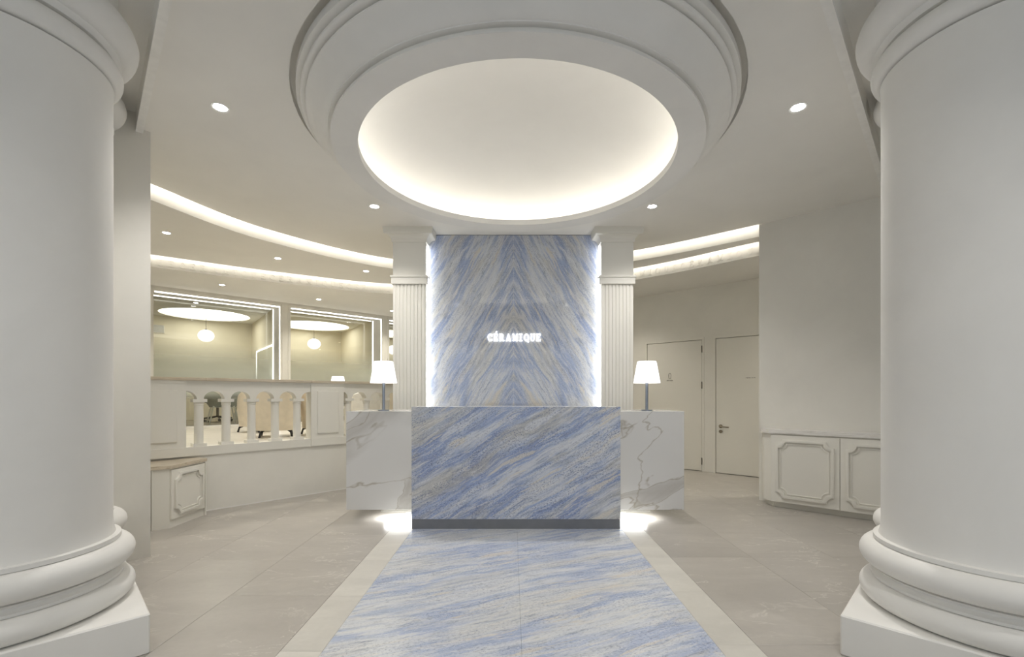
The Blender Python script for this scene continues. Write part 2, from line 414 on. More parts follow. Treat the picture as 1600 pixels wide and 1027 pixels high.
# outer ceiling with three round light openings over the glazed rooms
A = Vector((-5.587, 7.157)); AD = Vector((0.7237, 0.690)).normalized(); AN = Vector((-AD.y, AD.x)); A_RZ = math.atan2(AD.y, AD.x)
def wp(t, n): p = A+AD*t+AN*n; return (p.x, p.y)
ROOM_T = (1.12, 3.33, 5.45); ROOM_N = 2.33
outer = [(-9.4, 4.0)]+rp2+[(6.2, 4.9), (6.2, 9.2), (2.0, 14.5), (-4.5, 14.8), (-9.4, 10.5)]
holes = [circle(*wp(t, ROOM_N), 0.80, 48, True) for t in ROOM_T]
struct(MB().prism(outer, Z3, Z3+0.015, holes), 'ceiling_outer', 'ceiling_paint', 'outer ceiling over the seating and glazed rooms')

# ceiling ring with moulded side and lit dome
Ri, Ro = 1.143, 1.315
zb = 2.91
prof = [(Ri, zb+0.05), (Ri, zb), (Ro, zb), (Ro, zb+0.014), (Ro-0.02, zb+0.016), (Ro-0.02, zb+0.034), (Ro+0.016, zb+0.036), (Ro+0.018, zb+0.042)]
for i in range(13):                                  # large cyma
    t = i/12; prof.append((Ro+0.02+0.125*t, zb+0.042+0.105*(t*0.55+0.45*(t-math.sin(2*PI*t)/(2*PI)))))
prof += [(1.462, zb+0.149), (1.462, zb+0.156), (1.447, zb+0.157), (1.447, zb+0.168), (1.474, zb+0.169)]
for i in range(7):
    a = -PI/2+PI*i/6; prof.append((1.480+0.012*math.cos(a), zb+0.182+0.013*math.sin(a)))
prof += [(1.474, zb+0.197), (1.474, zb+0.205), (1.516, zb+0.212), (1.516, zb+0.255), (1.49, zb+0.262), (1.49, zb+0.40)]
ring = struct(MB().lathe(prof, 128, RC.x, RC.y, cap=False), 'ceiling_ring', 'column_stone', 'large moulded plaster ring hung from the ceiling', smooth=32)
struct(MB().lathe([(1.553, Z1+0.004), (1.553, Z1+0.055), (1.48, Z1+0.055)], 96, RC.x, RC.y, cap=False), 'ceiling_recess', 'ceiling_paint', 'shadow gap around the ceiling ring', smooth=30)
lp = [(Ri, zb+0.05), (Ri+0.012, zb+0.05), (Ri+0.012, zb+0.02), (1.30, zb+0.02), (1.30, zb+0.08)]
for i in range(1, 17):
    a = PI/2*i/16; lp.append((1.30*math.cos(a) if i < 16 else 0.0, zb+0.08+0.36*math.sin(a)))
dome = MB().lathe(lp, 96, RC.x, RC.y, cap=False).build('dome', 'ceiling_paint', ring, smooth=40)
MB().lathe([(1.235, zb+0.026), (1.270, zb+0.026), (1.270, zb+0.040), (1.235, zb+0.040), (1.235, zb+0.026)], 96, RC.x, RC.y, cap=False).build('glow_strip', 'led_dome', ring)

# ---- walls
PIER0 = Vector((-2.69, 3.43)); pd = Vector((-0.68, 0.733)).normalized(); pn = Vector((-pd.y, pd.x))
a_ = PIER0; b_ = PIER0+pd*1.24; c_ = b_+pn*0.9; d_ = a_+pn*0.9
struct(MB().prism([tuple(a_), tuple(b_), tuple(c_), tuple(d_)], 0, ZL), 'wall_left', 'plaster', 'plain plaster wall end behind the left columns')
WD = Vector((0.726, -0.688)).normalized(); WN = Vector((-WD.y, WD.x)); W_RZ = math.atan2(WD.y, WD.x)
W0 = Vector((2.833, 5.285))
def rp_(s, n): p = W0+WD*s+WN*n; return (p.x, p.y)
struct(MB().prism([rp_(0,0), rp_(3.4,0), rp_(3.4,0.3), rp_(0,0.3)], 0, ZL), 'wall_right', 'plaster', 'plain grey plaster wall above the long sideboard')
D0 = Vector((3.08, 7.2)); 
def dp(s, n): p = D0+WD*s+WN*n; return (p.x, p.y)
# door wall with two openings
dw = MB()
def local_wall(mb, x0, x1, y0, y1, z0, z1): return mb.box(x0, x1, y0, y1, z0, z1)
DH = 2.08
for x0, x1, z0, z1 in ((-3.2, -1.046, 0, Z3), (-1.046, -0.109, DH, Z3), (-0.109, 0.097, 0, Z3), (0.097, 1.034, DH, Z3), (1.034, 2.6, 0, Z3)):
    dw.box(x0, x1, 0, 0.12, z0, z1)
struct(dw, 'wall_back_right', 'plaster', 'warm plaster wall with two flush doors', loc=(D0.x, D0.y, 0), rz=W_RZ)
# closing walls out of sight
struct(MB().box(-6.3, -6.2, -4.5, 5.0, 0, ZL), 'wall_entrance_left', 'plaster')
struct(MB().box(6.2, 6.3, -4.5, 9.5, 0, ZL), 'wall_entrance_right', 'plaster')
eb = MB().box(-6.3, -3.2, -4.6, -4.5, 0, ZL); eb.box(3.2, 6.3, -4.6, -4.5, 0, ZL); eb.box(-3.2, 3.2, -4.6, -4.5, 2.9, ZL)
struct(eb, 'wall_entrance', 'plaster', 'entrance wall with wide open doorway')
struct(MB().prism([(-6.3, 4.9), (-6.2, 4.9), (-9.3, 9.0), (-9.4, 9.0)], 0, ZL), 'wall_outer_left', 'plaster')

# ---- floor: base slab, stone tiles, border stones, blue runner
fl = struct(MB().box(-6.3, 6.3, -4.6, 9.6, -0.12, -0.018), 'floor', 'joint_grout', 'large beige stone floor tiles')
B0 = Vector((-3.18, 4.77)); BU = Vector((0.672, 0.740)).normalized(); BN = Vector((-BU.y, BU.x)); B_RZ = math.atan2(BU.y, BU.x)
def inside_platform(x, y): return (Vector((x, y))-B0).dot(BN) > 0.05
XL0, XL1, XR0, XR1 = -1.088, -0.888, 0.982, 1.175      # border stones: left outer/inner, right inner/outer
g = 0.0007
def tile_mesh(w, d, mat):
    mb = MB(); mb.bevbox(g, w-g, g, d-g, -0.018, 0.0, 0.0012)
    me = bpy.data.meshes.new('tile'); me.from_pydata(mb.v, [], mb.f); me.materials.append(M[mat]); return me
big = tile_mesh(0.6, 1.2, 'floor_stone'); bl = tile_mesh(XL1-XL0, 0.6, 'border_stone'); br_ = tile_mesh(XR1-XR0, 0.6, 'border_stone')
mid = tile_mesh(XR0-XL1+0.193*2, 1.2, 'floor_stone')
def put(name, me, x, y):
    o = bpy.data.objects.new(name, me); COL.objects.link(o); o.parent = fl; o.location = (x, y, 0); return o
for side in (-1, 1):
    for i in range(9):
        x = XL0-0.6*(i+1) if side < 0 else XR1+0.6*i
        for j in range(-2, 7):
            y = (2.76 if side < 0 else 2.215)+1.2*(j-1)+(0.6 if i % 2 else 0)
            if x < -6.0 or x > 5.7: continue
            cx, cy = x+0.3, y+0.6
            if side < 0 and all(inside_platform(px, py) for px in (x, x+0.6) for py in (y, y+1.2)): continue
            if side > 0 and all((Vector((px, py))-D0).dot(WN) > 0.05 for px in (x, x+0.6) for py in (y, y+1.2)): continue
            if cy > 8.6 or cy < -0.8: continue
            put('floor_tile', big, x, y)
for j in range(-3, 8):
    put('border_stone', bl, XL0, 2.76+0.6*j-0.6); put('border_stone', br_, XR0, 2.215+0.6*j)
ent = MB().box(-6.2, 6.2, -4.5, -1.5, -0.018, 0.0).build('floor_tile', 'floor_stone', fl)
seam = 0.045
YE = 4.36
for x0, x1 in ((XL1, seam), (seam, XR0)):
    MB().bevbox(x0+0.0003, x1-0.0003, -1.4, 4.6, -0.018, 0.0005, 0.001).build('marble_slab', 'blue_marble_floor', fl)
MB().box(XL1, XR0, 4.6, 5.8, -0.018, 0.0).build('floor_tile', 'floor_stone', fl)
# floor behind the feature panel
MB().box(XL0, XR1, 5.8, 9.0, -0.018, -0.001).build('floor_tile', 'floor_stone', fl)

# ---- raised seating platform
pl0 = lambda s, n: tuple(B0+BU*s+BN*n)
plat = [pl0(-0.9, 0.0), pl0(3.6, 0.0), wp(8.0, 0.0), wp(8.0, 3.6), wp(-1.6, 3.6), wp(-1.6, 0.0)]
struct(MB().prism([pl0(-0.9, 0), pl0(3.4, 0), wp(7.0, 0), wp(-1.4, 0)], 0.0, ZP), 'floor_platform', 'platform_stone', 'pale raised floor behind the balustrade')
struct(MB().prism([wp(-1.4, 0), wp(8.0, 0), wp(8.0, 3.4), wp(-1.4, 3.4)], 0.0, ZP-0.004), 'floor_rooms', 'carpet', 'dull carpet inside the glazed rooms')
struct(MB().box(-0.9, 3.4, -0.008, -0.0005, 0, 0.60), 'wall_platform', 'plaster', 'plain low wall under the balustrade', loc=(B0.x, B0.y, 0), rz=B_RZ)
struct(MB().box(-0.03, 3.4, -0.012, -0.008, 0, 0.012), 'baseboard_left', 'white_lacquer', 'thin pale strip along the low wall foot', loc=(B0.x, B0.y, 0), rz=B_RZ)

# ---- glazed room wall
T0, TW, TG = 0.016, 1.84, 0.18
wins = [(T0+i*(TW+TG), T0+i*(TW+TG)+TW) for i in range(3)]
WT, WB = 2.83, ZP+0.03
ww = MB()
ww.box(-1.4, wins[0][0], 0, 0.42, ZP, Z3)
for i, (t0, t1) in enumerate(wins):
    ww.box(t0, t1, 0, 0.42, WT, Z3); ww.box(t0, t1, 0, 0.42, ZP, WB)
    nx = wins[i+1][0] if i < 2 else 8.0
    ww.box(t1, nx, 0, 0.42, ZP, Z3)
struct(ww, 'wall_back_left', 'plaster', 'wall of lit glazed rooms behind the seating', loc=(A.x, A.y, 0), rz=A_RZ)
for i, (t0, t1) in enumerate(wins):
    w = bpy.data.objects.new('window_%d' % (i+1), None); COL.objects.link(w); w.location = (A.x, A.y, 0); w.rotation_euler.z = A_RZ
    tag(w, ('large glazed opening nearest the left wall end', 'middle glazed opening with globe lamp inside', 'glazed opening partly hidden by the fluted pilaster')[i], kind='structure')
    MB().box(t0+0.004, t1-0.004, 0.398, 0.408, WB+0.002, WT-0.004).build('pane', 'film_glass', w)
    MB().box(t0+0.012, t1-0.012, 0.0, 0.012, WT-0.020, WT-0.002).build('glow_strip', 'led_and_reflection', w)
    MB().box(t1-0.014, t1-0.002, 0.0, 0.012, WB, WT-0.002).build('glow_strip', 'led_and_reflection', w)
    MB().box(t0+0.004, t1-0.05, 0.380, 0.392, WT-0.014, WT-0.004).build('glow_strip', 'led_and_reflection', w)  # glowing strip imitating the top LED's reflection in the pane
    MB().box(t1-0.014, t1-0.004, 0.380, 0.392, WB, WT-0.004).build('glow_strip', 'led_and_reflection', w)  # imitated reflection of the side LED, built as a glowing strip
    fr = MB()
    for x0, x1, z0, z1 in ((t0-0.045, t0-0.03, WB, WT+0.045), (t1+0.03, t1+0.045, WB, WT+0.045), (t0-0.045, t1+0.045, WT+0.03, WT+0.045)):
        fr.box(x0, x1, -0.012, 0.0, z0, z1)
    fr.build('window_frame', 'painted_wood', w)
# rooms behind the glass
struct(MB().prism([wp(-1.4, 3.3), wp(8.0, 3.3), wp(8.0, 3.4), wp(-1.4, 3.4)], ZP, Z3), 'wall_room_back', 'room_wall', 'beige back wall of the glazed rooms')
struct(MB().prism([wp(-1.5, 0), wp(-1.4, 0), wp(-1.4, 3.4), wp(-1.5, 3.4)], ZP, Z3), 'wall_room_left', 'room_wall')
struct(MB().prism([wp(8.0, 0), wp(8.1, 0), wp(8.1, 3.4), wp(8.0, 3.4)], ZP, Z3), 'wall_room_right', 'room_wall')
for k, (ta, tb) in enumerate(((1.93, 2.22), (3.95, 4.42))):
    struct(MB().prism([wp(ta, 0.425), wp(tb, 3.3), wp(tb+0.06, 3.3), wp(ta+0.05, 0.425)], ZP, Z3), 'wall_partition_%d' % (k+1), 'room_wall', 'beige partition between two glazed rooms')
struct(MB().prism([wp(7.0, -3.0), wp(7.1, -3.0), wp(7.1, 0), wp(7.0, 0)], 0, Z3), 'wall_far', 'plaster')

# ================================================================== LETTERS
def glyph(ch, t):
    polys = []; sv = 0.075; st = t*0.62
    def bar(x0, y0, x1, y1): polys.append([(x0,y0),(x1,y0),(x1,y1),(x0,y1)])
    def seg(p, q, w):
        p = Vector(p); q = Vector(q); polys.append([(p.x-w/2,p.y),(p.x+w/2,p.y),(q.x+w/2,q.y),(q.x-w/2,q.y)])
    def arc(cx, cy, rx, ry, a0, a1, t0=t, n=18):
        for i in range(n):
            a, b = R(a0+(a1-a0)*i/n), R(a0+(a1-a0)*(i+1)/n)
            # thinner at top and bottom, as the lettering is
            def q(ang):
                k = t0*(0.55+0.45*abs(math.cos(ang)))
                return ((cx+(rx-k)*math.cos(ang), cy+(ry-k)*math.sin(ang)), (cx+rx*math.cos(ang), cy+ry*math.sin(ang)))
            (i0, o0), (i1, o1) = q(a), q(b); polys.append([i0, o0, o1, i1])
    def serif(cx, y, up): bar(cx-t/2-sv, y if up else y-st, cx+t/2+sv, y+st if up else y)
    w = 0.78
    if ch == 'C':
        arc(0.40, 0.5, 0.40, 0.5, 42, 318); bar(0.66, 0.62, 0.66+st, 0.98); bar(0.66, 0.06, 0.66+st, 0.30)
    elif ch in 'EÉ':
        bar(0.08, 0, 0.08+t, 1); bar(0, 0, 0.70, st); bar(0, 1-st, 0.68, 1); bar(0.08, 0.5-st/2, 0.50, 0.5+st/2)
        bar(0.70-st*0.8, 0, 0.70, 0.28); bar(0.68-st*0.8, 0.74, 0.68, 1); bar(0.50-st*0.7, 0.36, 0.50, 0.64); w = 0.74
        if ch == 'É': polys.append([(0.30,1.06),(0.40,1.06),(0.60,1.34),(0.40,1.34)])
    elif ch == 'R':
        bar(0.08, 0, 0.08+t, 1); serif(0.08+t/2, 0, True); bar(0, 1-st, 0.42, 1); bar(0.1, 0.46, 0.42, 0.46+st)
        arc(0.42, 0.73, 0.28, 0.27, -90, 90); polys.append([(0.36,0.48),(0.36+t,0.48),(0.66+t*0.4,0.0),(0.66-t*0.6,0.0)]); bar(0.62, 0, 0.86, st); w = 0.88
    elif ch == 'A':
        seg((0.16, 0), (0.42, 1), t*0.8); seg((0.70, 0), (0.44, 1), t); bar(0.22, 0.27, 0.64, 0.27+st); serif(0.14, 0, True); serif(0.72, 0, True); w = 0.90
    elif ch == 'M':
        bar(0.10, 0, 0.10+t*0.85, 1); bar(0.80-t*0.85, 0, 0.80, 1); seg((0.45, 0.12), (0.16, 1), t*0.75); seg((0.45, 0.12), (0.74, 1), t*0.75)
        serif(0.10+t*0.42, 0, True); serif(0.80-t*0.42, 0, True); bar(0.0, 1-st, 0.24, 1); bar(0.66, 1-st, 0.90, 1); w = 0.92
    elif ch == 'I':
        bar(0.20, 0, 0.20+t, 1); bar(0.02, 0, 0.38+t, st); bar(0.02, 1-st, 0.38+t, 1); w = 0.42+t
    elif ch == 'Q':
        arc(0.42, 0.5, 0.42, 0.5, 0, 360, n=28); polys.append([(0.40,0.20),(0.54,0.22),(0.86,-0.16),(0.62,-0.14)]); w = 0.86
    elif ch == 'U':
        bar(0.09, 0.30, 0.09+t, 1); bar(0.70-t*0.8, 0.30, 0.70, 1); arc(0.395, 0.32, 0.305, 0.32, 180, 360); serif(0.09+t/2, 1, False); serif(0.70-t*0.4, 1, False); w = 0.80
    return polys, w
def glyph_mb(ch, t, h, depth, sx=1.0):
    """letter standing in the local XZ plane, its face at -depth"""
    mb = MB(); ps, w = glyph(ch, t)
    for p in ps:
        n = len(p)
        vs = [(x*h*sx, -depth, y*h) for x, y in p]+[(x*h*sx, 0, y*h) for x, y in p]
        fs = [tuple(range(n)), tuple(range(2*n-1, n-1, -1))]+[(i, (i+1) % n, n+(i+1) % n, n+i) for i in range(n)]
        mb.add(vs, fs)
    return mb, w*h*sx
# raised letters on the lower lit band
WORD = 'CÉRAMIQUE'
relief = {}
for ch in set(WORD):
    o_mb, w_ = glyph_mb(ch, 0.15, 0.084, 0.010, 1.06)
    me = bpy.data.meshes.new('letter'); me.from_pydata(o_mb.v, [], o_mb.f); me.materials.append(M['ceiling_paint']); relief[ch] = (me, w_)
cum = [0.0]
for i in range(1, len(rp2)): cum.append(cum[-1]+(Vector(rp2[i])-Vector(rp2[i-1])).length)
def at_len(s):
    for i in range(1, len(cum)):
        if cum[i] >= s:
            t = (s-cum[i-1])/(cum[i]-cum[i-1]); a = Vector(rp2[i-1]); b = Vector(rp2[i]); return a+(b-a)*t, math.atan2(b.y-a.y, b.x-a.x)
    return Vector(rp2[-1]), 0
s = 1.13; k = 0
while s < cum[-1]-0.3:
    ch = WORD[k % 9]; me, w_ = relief[ch]; p, a = at_len(s)
    if not (-1.5 < p.x < 1.45) and p.x < 3.4:
        o = bpy.data.objects.new('letter', me); COL.objects.link(o); o.parent = riser2
        o.location = (p.x, p.y, Z3+0.032); o.rotation_euler.z = a
    s += w_+0.052; k += 1

# ================================================================== COLUMNS
def torus_prof(rc, zc, rr, hz, n=10):
    return [(rc+rr*math.cos(-PI/2+PI*i/n), zc+hz*math.sin(-PI/2+PI*i/n)) for i in range(n+1)]
def column(loc, label):
    t = thing('column', label, 'column', (loc[0], loc[1], 0), R(45), 'large stone columns')
    MB().bevbox(-0.495, 0.495, -0.495, 0.495, 0, 0.185, 0.006).build('plinth', 'column_stone', t)
    base = torus_prof(0.435, 0.24, 0.055, 0.055, 12) + [(0.442, 0.297), (0.442, 0.308)]
    base += [(0.442-0.022*math.sin(PI*i/8), 0.31+0.035*i/8) for i in range(9)]
    base += torus_prof(0.425, 0.412, 0.065, 0.062, 14) + [(0.432, 0.477), (0.432, 0.497), (0.412, 0.500)]
    MB().lathe([(0.30, 0.185)]+base+[(0.30, 0.50)], 72).build('base', 'column_stone', t, smooth=35)
    MB().lathe([(0.410, 0.50), (0.402, 0.53), (0.40, 0.58), (0.40, 2.74), (0.404, 2.765)], 72).build('shaft', 'column_stone', t, smooth=35)
    cap = torus_prof(0.400, 2.825, 0.042, 0.050, 12)+[(0.408, 2.877), (0.388, 2.8785), (0.388, 2.886), (0.415, 2.889)]
    cap += [(0.415+0.02*i/6, 2.889+0.022*i/6) for i in range(7)]
    cap += [(0.435+0.070*math.sin(PI/2*i/10), 2.913+0.10*(1-math.cos(PI/2*i/10))) for i in range(11)]
    cap += [(0.495, 3.045), (0.47, 3.06), (0.44, 3.062)]
    MB().lathe([(0.30, 2.76)]+cap+[(0.30, 3.062)], 72).build('capital', 'column_stone', t, smooth=35)
    MB().lathe([(0.42, 3.06), (0.42, ZL)], 48).build('neck', 'column_stone', t, smooth=35)
    return t
column((-2.382, 2.143), 'large plain column with square plinth at the left edge')
column((2.217, 2.131), 'large plain column with square plinth at the right edge')
def small_column(loc, label):
    t = thing('column', label, 'column', (loc[0], loc[1], 0), R(45), 'slimmer columns behind the large ones')
    MB().lathe([(0.20, 0.0), (0.33, 0.0), (0.33, 0.10)]+torus_prof(0.30, 0.16, 0.05, 0.055)+[(0.30, 0.22), (0.285, 0.25), (0.29, 0.275)]+torus_prof(0.28, 0.352, 0.07, 0.071, 12)+[(0.28, 0.43), (0.20, 0.43)], 48).build('base', 'column_stone', t, smooth=35)
    MB().lathe([(0.262, 0.43), (0.25, 0.5), (0.25, 2.98)], 48).build('shaft', 'column_stone', t, smooth=35)
    cap = torus_prof(0.25, 3.01, 0.03, 0.03)+[(0.262, 3.05)]+[(0.262+0.085*math.sin(PI/2*i/8), 3.06+0.10*(1-math.cos(PI/2*i/8))) for i in range(9)]+[(0.34, 3.19), (0.30, 3.21)]
    MB().lathe([(0.2, 2.98)]+cap+[(0.2, 3.21)], 48).build('capital', 'column_stone', t, smooth=35)
    MB().lathe([(0.27, 3.205), (0.27, ZL)], 32).build('neck', 'column_stone', t, smooth=35)
small_column((-2.945, 2.985), 'slim column half hidden behind the large left column')
small_column((2.785, 2.99), 'slim column half hidden behind the large right column')

# ================================================================== FEATURE PANEL, PILASTERS, SIGN
PXC = (665+940)/2; PZ = 5.62
pxl, pxr = (665-800)/720*5.44, (940-800)/720*5.44
pc = (pxl+pxr)/2
struct(MB().box(pxl-0.38, pxr+0.36, PZ+0.085, 6.05, 0, Z1), 'wall_back', 'plaster', 'wall block carrying the blue marble panel')
pn_t = thing('marble_panel', 'tall book-matched blue marble panel between two fluted pilasters', 'wall panel', (pc, PZ, 0))
for x0, x1 in ((pxl-pc+0.012, -0.0006), (0.0006, pxr-pc-0.012)):
    MB().box(x0, x1, 0, 0.03, 0.02, Z1-0.006).build('marble_slab', 'blue_marble_panel', pn_t)
for x0, x1 in ((pxl-pc+0.002, pxl-pc+0.016), (pxr-pc-0.016, pxr-pc-0.002)):
    MB().box(x0, x1, -0.075, -0.06, 0.05, 3.0).build('glow_strip', 'led_panel', pn_t)
def pilaster(x0, x1, label):
    yf = 5.44; cx = (x0+x1)/2; hw = (x1-x0)/2
    t = thing('pilaster', label, 'pilaster', (cx, yf, 0), 0, 'fluted pilasters beside the panel')
    D = PZ+0.08-yf
    z_fl = 1.2+(618-444)/720*yf; z_b1 = 1.2+(618-432)/720*yf; z_cr = 1.2+(618-377)/720*yf
    # fluted shaft: reeds standing proud of a backing
    nre = 9; pts = []
    wd = 2*hw/nre
    for i in range(nre):
        xa = -hw+i*wd
        pts += [(xa+0.12*wd, 0.0), (xa+0.74*wd, 0.0), (xa+0.80*wd, 0.010), (xa+0.98*wd, 0.010)]
    pts += [(hw, 0.0), (hw, D), (-hw, D), (-hw, 0.0)]
    MB().prism(pts, 0, z_fl).build('fluted_shaft', 'painted_wood', t)
    MB().box(-hw-0.018, hw+0.018, -0.018, 0.06, z_fl, z_b1-0.012).build('band_moulding', 'painted_wood', t)
    MB().box(-hw-0.028, hw+0.028, -0.028, 0.06, z_b1-0.012, z_b1+0.008).build('band_moulding', 'painted_wood', t)
    MB().box(-hw, hw, 0.0, D, z_fl, z_cr).build('frieze_block', 'painted_wood', t)
    cr = MB()
    steps = [(0.0, z_cr-0.014), (0.012, z_cr-0.014), (0.014, z_cr)]
    for i in range(7):
        a = PI/2*i/6; steps.append((0.014+0.062*(1-math.cos(a)), z_cr+0.062*math.sin(a)))
    steps += [(0.086, z_cr+0.064), (0.092, z_cr+0.085), (0.098, Z1)]
    vs = []; fs = []
    for o, z in steps: vs += [(-hw-o, -o, z), (hw+o, -o, z), (hw+o, PZ-0.006-yf, z), (-hw-o, PZ-0.006-yf, z)]
    for i in range(len(steps)-1):
        for j in range(4): fs.append((i*4+j, i*4+(j+1) % 4, i*4+4+(j+1) % 4, i*4+4+j))
    cr.add(vs, fs); cr.build('crown', 'painted_wood', t)
pilaster(pxl-0.385, pxl, 'fluted pilaster left of the blue marble panel')
pilaster(pxr, pxr+0.375, 'fluted pilaster right of the blue marble panel')
# sign
sg = thing('illuminated_sign', 'glowing white serif lettering mounted on the blue marble panel', 'sign', (0, PZ, 0))
x = (762-800)/720*5.6; hgt = 0.088; zs = 1.2+(618-533)/720*5.6
mbs = []; tot = 0
for ch in WORD:
    mb, w_ = glyph_mb(ch, 0.15, hgt, 0.012, 0.82); mbs.append((mb, w_)); tot += w_
gap = ((845-762)/720*5.6-tot)/8
for mb, w_ in mbs:
    mb.build('letter', 'sign_glow', sg, loc=(x, -0.004, zs)); x += w_+gap

# ================================================================== RECEPTION DESK
DY = 4.134
dx0, dx1 = (643-800)/720*DY, (969.5-800)/720*DY
dk = thing('reception_desk', 'blue marble reception desk with white marble side counters', 'reception desk', ((dx0+dx1)/2, DY, 0))
dc = (dx0+dx1)/2
ht = 1.098
MB().bevbox(dx0-dc, dx1-dc, 0.0, 0.03, 0.088, ht, 0.0015).build('front_slab', 'blue_marble_desk', dk)
MB().box(dx0-dc, dx1-dc, 0.03, 0.34, ht-0.03, ht-0.001).build('desk_top', 'white_marble_top', dk)
MB().box(dx0-dc+0.002, dx1-dc-0.002, 0.03, 0.33, 0.088, ht-0.03).build('body', 'white_lacquer', dk)
MB().box(dx0-dc+0.002, dx1-dc-0.002, 0.004, 0.31, 0.0, 0.088).build('toe_kick', 'toe_metal', dk)
WY = 4.45-DY
for x0, x1, seed in (((541-800)/720*4.45, dx0+0.02, 0), (dx1-0.02, (1069-800)/720*4.45, 1)):
    sc_ = MB().bevbox(x0-dc, x1-dc, WY, WY+0.025, 0.094, 1.045, 0.0015).build('side_counter', 'white_marble', dk, label='white marble side counter with grey veins')
    MB().bevbox(x0-dc, x1-dc, WY+0.025, WY+0.62, 1.02, 1.045, 0.0015).build('counter_top', 'white_marble_top', sc_)
    xa, xb = (x0-dc, x0-dc+0.025) if seed == 0 else (x1-dc-0.025, x1-dc)
    MB().bevbox(xa, xb, WY+0.025, WY+0.62, 0.094, 1.02, 0.0015).build('end_panel', 'white_marble_top', sc_)
    MB().box(x0-dc+0.03, x1-dc-0.03, WY+0.03, WY+0.60, 0.115, 0.13).build('base_board', 'white_lacquer', sc_)
    xi0, xi1 = (dx0-dc-0.36, dx0-dc-0.02) if seed == 0 else (dx1-dc+0.02, dx1-dc+0.36)
    MB().box(xi0, xi1, WY-0.012, WY-0.004, 0.078, 0.088).build('under_light', 'led_housing', sc_)
    lamp('under_lamp', 'AREA', P_UNDER, (0.95, 0.98, 1.0), sc_, ((xi0+xi1)/2, WY+0.06, 0.088), shape='RECTANGLE', size=0.30, size_y=0.10)

# ================================================================== TABLE LAMPS
def table_lamp(loc, label):
    t = thing('table_lamp', label, 'lamp', loc, 0, 'white shade table lamps')
    MB().lathe([(0.0, 0), (0.055, 0), (0.055, 0.008), (0.014, 0.012), (0.0, 0.012)], 24).build('foot', 'steel', t, smooth=True)
    MB().lathe([(0.0145, 0.01), (0.0145, 0.30)], 16).build('stem', 'steel', t, smooth=True)
    MB().lathe([(0.132, 0.278), (0.094, 0.492), (0.090, 0.497), (0.0, 0.499)], 40, cap=False).build('lamp_shade', 'shade_glow', t, smooth=35)
    MB().lathe([(0.0, 0.30), (0.02, 0.30), (0.02, 0.36), (0.0, 0.36)], 12).build('socket', 'white_metal', t)
    return t
table_lamp((-1.298, 4.66, 1.0462), 'white shade table lamp on the left side counter')
table_lamp((1.363, 4.66, 1.0462), 'white shade table lamp on the right side counter')

# ================================================================== BALUSTRADE (local x along the rail, y away from the desk)
bt = thing('balustrade', 'arched stone balustrade with travertine cap on the low wall', 'balustrade', (B0.x, B0.y, 0), B_RZ)
TH = 0.11
ZB0, ZB1, ZSP, ZAR, ZCAP, ZTOP = 0.585, 0.675, 1.16, 1.243, 1.35, 1.382
def pier(s0, s1):
    p = MB().box(s0, s1, -0.020, TH+0.012, ZB0, 1.325).build('pier', 'painted_wood', bt)
    a, b = s0+0.075, s1-0.075
    MB().bevbox(a, b, -0.036, -0.018, ZB1+0.06, 1.25, 0.004).build('raised_panel', 'painted_wood', p)
    MB().box(s0-0.004, s1+0.004, -0.036, TH+0.02, ZB0, ZB1).build('foot_moulding', 'painted_wood', p)
    MB().box(s0-0.004, s1+0.004, -0.028, TH+0.02, 1.322, 1.351).build('head_moulding', 'painted_wood', p)
pier(-0.62, -0.166); pier(1.098, 1.517)
def span(s0, s1, cents, r=0.093):
    # spandrel with arched underside, one polygon in the XZ plane pushed through the thickness
    pts = [(s0, ZAR+0.09), (s0, ZSP)]
    edges = [s0]+cents+[s1]
    for i in range(len(edges)-1):
        a, b = edges[i], edges[i+1]
        full_l = i > 0; full_r = i < len(edges)-2
        al = a+0.03 if full_l else a; ar = b-0.03 if full_r else b
        n = 14
        for k in range(n+1):
            t = k/n
            if full_l and full_r: x_ = (al+ar)/2-(ar-al)/2*math.cos(PI*t); z_ = ZSP+0.084*math.sin(PI*t)
            elif full_r: x_ = al+(ar-al)*math.sin(PI/2*t); z_ = ZSP+0.084*math.cos(PI/2*t)
            else: x_ = al+(ar-al)*(1-math.cos(PI/2*t)); z_ = ZSP+0.084*math.sin(PI/2*t)
            pts.append((x_, z_))
    pts += [(s1, ZAR+0.09)]
    clean = [pts[0]]
    for p in pts[1:]:
        if abs(p[0]-clean[-1][0])+abs(p[1]-clean[-1][1]) > 1e-5: clean.append(p)
    mb = MB().prism(clean, 0.0, TH)
    mb.v = [(x_, z_, y_) for x_, y_, z_ in [(v[0], v[1], v[2]) for v in mb.v]]
    mb.build('arch_rail', 'painted_wood', bt)
    MB().box(s0, s1, -0.018, TH+0.018, ZAR+0.088, 1.351).build('rail_moulding', 'painted_wood', bt)
    MB().box(s0, s1, -0.026, TH+0.012, ZB0, ZB1).build('bottom_rail', 'painted_wood', bt)
    for c in cents:
        b = MB().lathe([(0.046, ZB1+0.028), (0.043, ZB1+0.04), (0.041, 1.095), (0.046, 1.10), (0.046, 1.112), (0.042, 1.114), (0.05, 1.13)], 20, c, TH/2).build('baluster', 'painted_wood', bt, smooth=35)
        MB().box(c-0.06, c+0.06, TH/2-0.055, TH/2+0.055, ZB1, ZB1+0.03).build('baluster_foot', 'painted_wood', b)
        MB().box(c-0.062, c+0.062, TH/2-0.056, TH/2+0.056, 1.13, ZSP+0.002).build('baluster_head', 'painted_wood', b)
span(-0.166, 1.098, [-0.04+0.25*i for i in range(5)])
span(1.517, 2.75, [1.611+0.265*i for i in range(5)])
